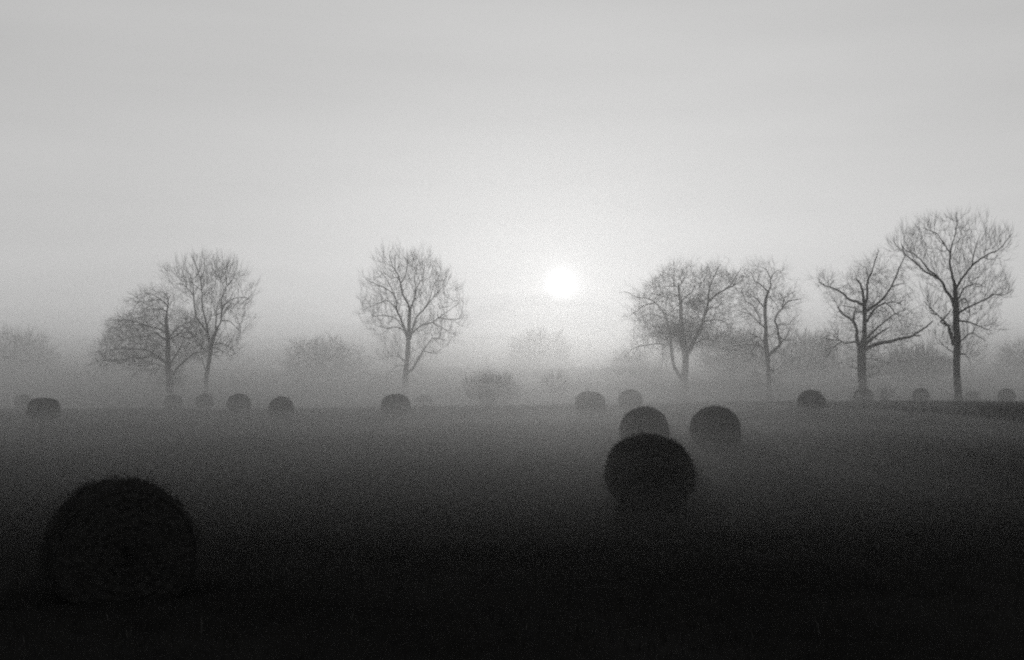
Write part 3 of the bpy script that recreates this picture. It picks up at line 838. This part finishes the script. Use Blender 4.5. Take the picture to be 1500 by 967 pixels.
# ------------------------------------------------------------------ haze
def build_haze():
    m = bpy.data.materials.new('fog'); m.use_nodes = True
    n, l = m.node_tree.nodes, m.node_tree.links
    n.remove(n['Principled BSDF'])
    v = n.new('ShaderNodeVolumePrincipled')
    v.inputs['Color'].default_value = (0.99, 0.989, 0.985, 1)
    v.inputs['Density'].default_value = HAZE_DENSITY
    v.inputs['Anisotropy'].default_value = HAZE_G
    l.new(v.outputs[0], n['Material Output'].inputs['Volume'])
    x0, x1, y0, y1, z0, z1 = -910, 910, -50, 910, -11, HAZE_TOP
    V = np.array([(x, y, z) for x in (x0, x1) for y in (y0, y1) for z in (z0, z1)], float)
    F = np.array([(0, 1, 3, 2), (4, 6, 7, 5), (0, 4, 5, 1), (2, 3, 7, 6), (0, 2, 6, 4), (1, 5, 7, 3)])
    tag(add('haze', mesh_from('haze', V, [F]), m, smooth=False), 'pale morning fog lying over the whole meadow', 'fog', kind='stuff')

# top above the meadow at the crest, density: mist thins out upwards
MIST = [(0.9, .0105), (1.7, .0080), (2.8, .0038), (4.4, .0022), (7.5, .0023), (13.0, .0011)]
def build_mist():
    """ground mist lying on the meadow beyond the clear foreground: sheets, each of even density, lying one in another"""
    xs = np.concatenate([np.linspace(-420, -70, 18), np.linspace(-64, 64, 60), np.linspace(70, 420, 18)])
    ys = np.concatenate([np.linspace(12.6, 120, 72), np.linspace(126, 620, 50)])
    X, Y = np.meshgrid(xs, ys)
    for k, (hh, dens) in enumerate(MIST):
        m = bpy.data.materials.new('mist'); m.use_nodes = True
        n, l = m.node_tree.nodes, m.node_tree.links
        n.remove(n['Principled BSDF'])
        v = n.new('ShaderNodeVolumePrincipled')
        v.inputs['Color'].default_value = (0.99, 0.989, 0.985, 1)
        v.inputs['Density'].default_value = dens
        v.inputs['Anisotropy'].default_value = HAZE_G
        l.new(v.outputs[0], n['Material Output'].inputs['Volume'])
        s0 = 0.9 * k
        ramp = np.interp(Y, [12.6, 13.6 + s0, 17 + 1.2 * s0, 29 + 2 * s0, 60, 100, 200, 620], [-.15, 0, .72, .76, .85, 1, 1.25, 1.3])
        gap = .85 * sstep(2, 34, X - 0.05 * Y - k) * sstep(26, 64, Y + .4 * X) * sstep(100, 76, Y)      # no mist on the rise at the sunward side
        edge = np.maximum(sstep(-5, -16, X + .1 * Y) * sstep(40, 20, Y), sstep(0, 19, X - .05 * Y) * sstep(54, 18, Y))   # it thins out to both sides of the foreground
        p = 1.7 * k
        und = .22 * np.sin(X * .055 + p) * np.sin(Y * .045 + 1.3 * p) + .14 * np.sin(X * .13 + Y * .06 + 2 * p) + .10 * np.sin(X * .27 - Y * .21 + p)
        h = hh * ramp * (1 + und * sstep(18, 60, Y)) - 1.25 * (hh + .2) * np.maximum(gap, edge)
        Z = ground_z(X, np.minimum(Y, 100)) + h - .01 * k
        n_, m_ = X.shape
        top = np.stack([X, Y, Z], -1).reshape(-1, 3)
        bot = np.stack([X, Y, np.full_like(Z, -10.2 - .05 * k)], -1).reshape(-1, 3)
        i = np.arange(n_ * m_).reshape(n_, m_)
        F = np.stack([i[:-1, :-1], i[:-1, 1:], i[1:, 1:], i[1:, :-1]], -1).reshape(-1, 4)
        rim = np.concatenate([i[0, :-1], i[:-1, -1], i[-1, :0:-1], i[:0:-1, 0]])
        nx = np.roll(rim, -1); o = n_ * m_
        Fs = np.stack([rim, rim + o, nx + o, nx], -1)
        V = np.concatenate([top, bot]); V[:, :2] *= 1 + .004 * k
        me = mesh_from('mist_bank', V, [np.concatenate([F, F[:, ::-1] + o, Fs])])
        lab = 'low ground mist lying across the middle of the meadow, ' + ('thickest sheet on the grass', 'sheet at bale height', 'sheet just above the bales', 'sheet round the tree feet', 'sheet round the lower trunks', 'thin topmost sheet under the crowns')[k]
        tag(add('mist_bank', me, m), lab, 'mist', 'sheets of ground mist', kind='stuff')

build_ground()
build_trees()
build_wood()
build_bales()
build_grass()
build_haze()
build_mist()
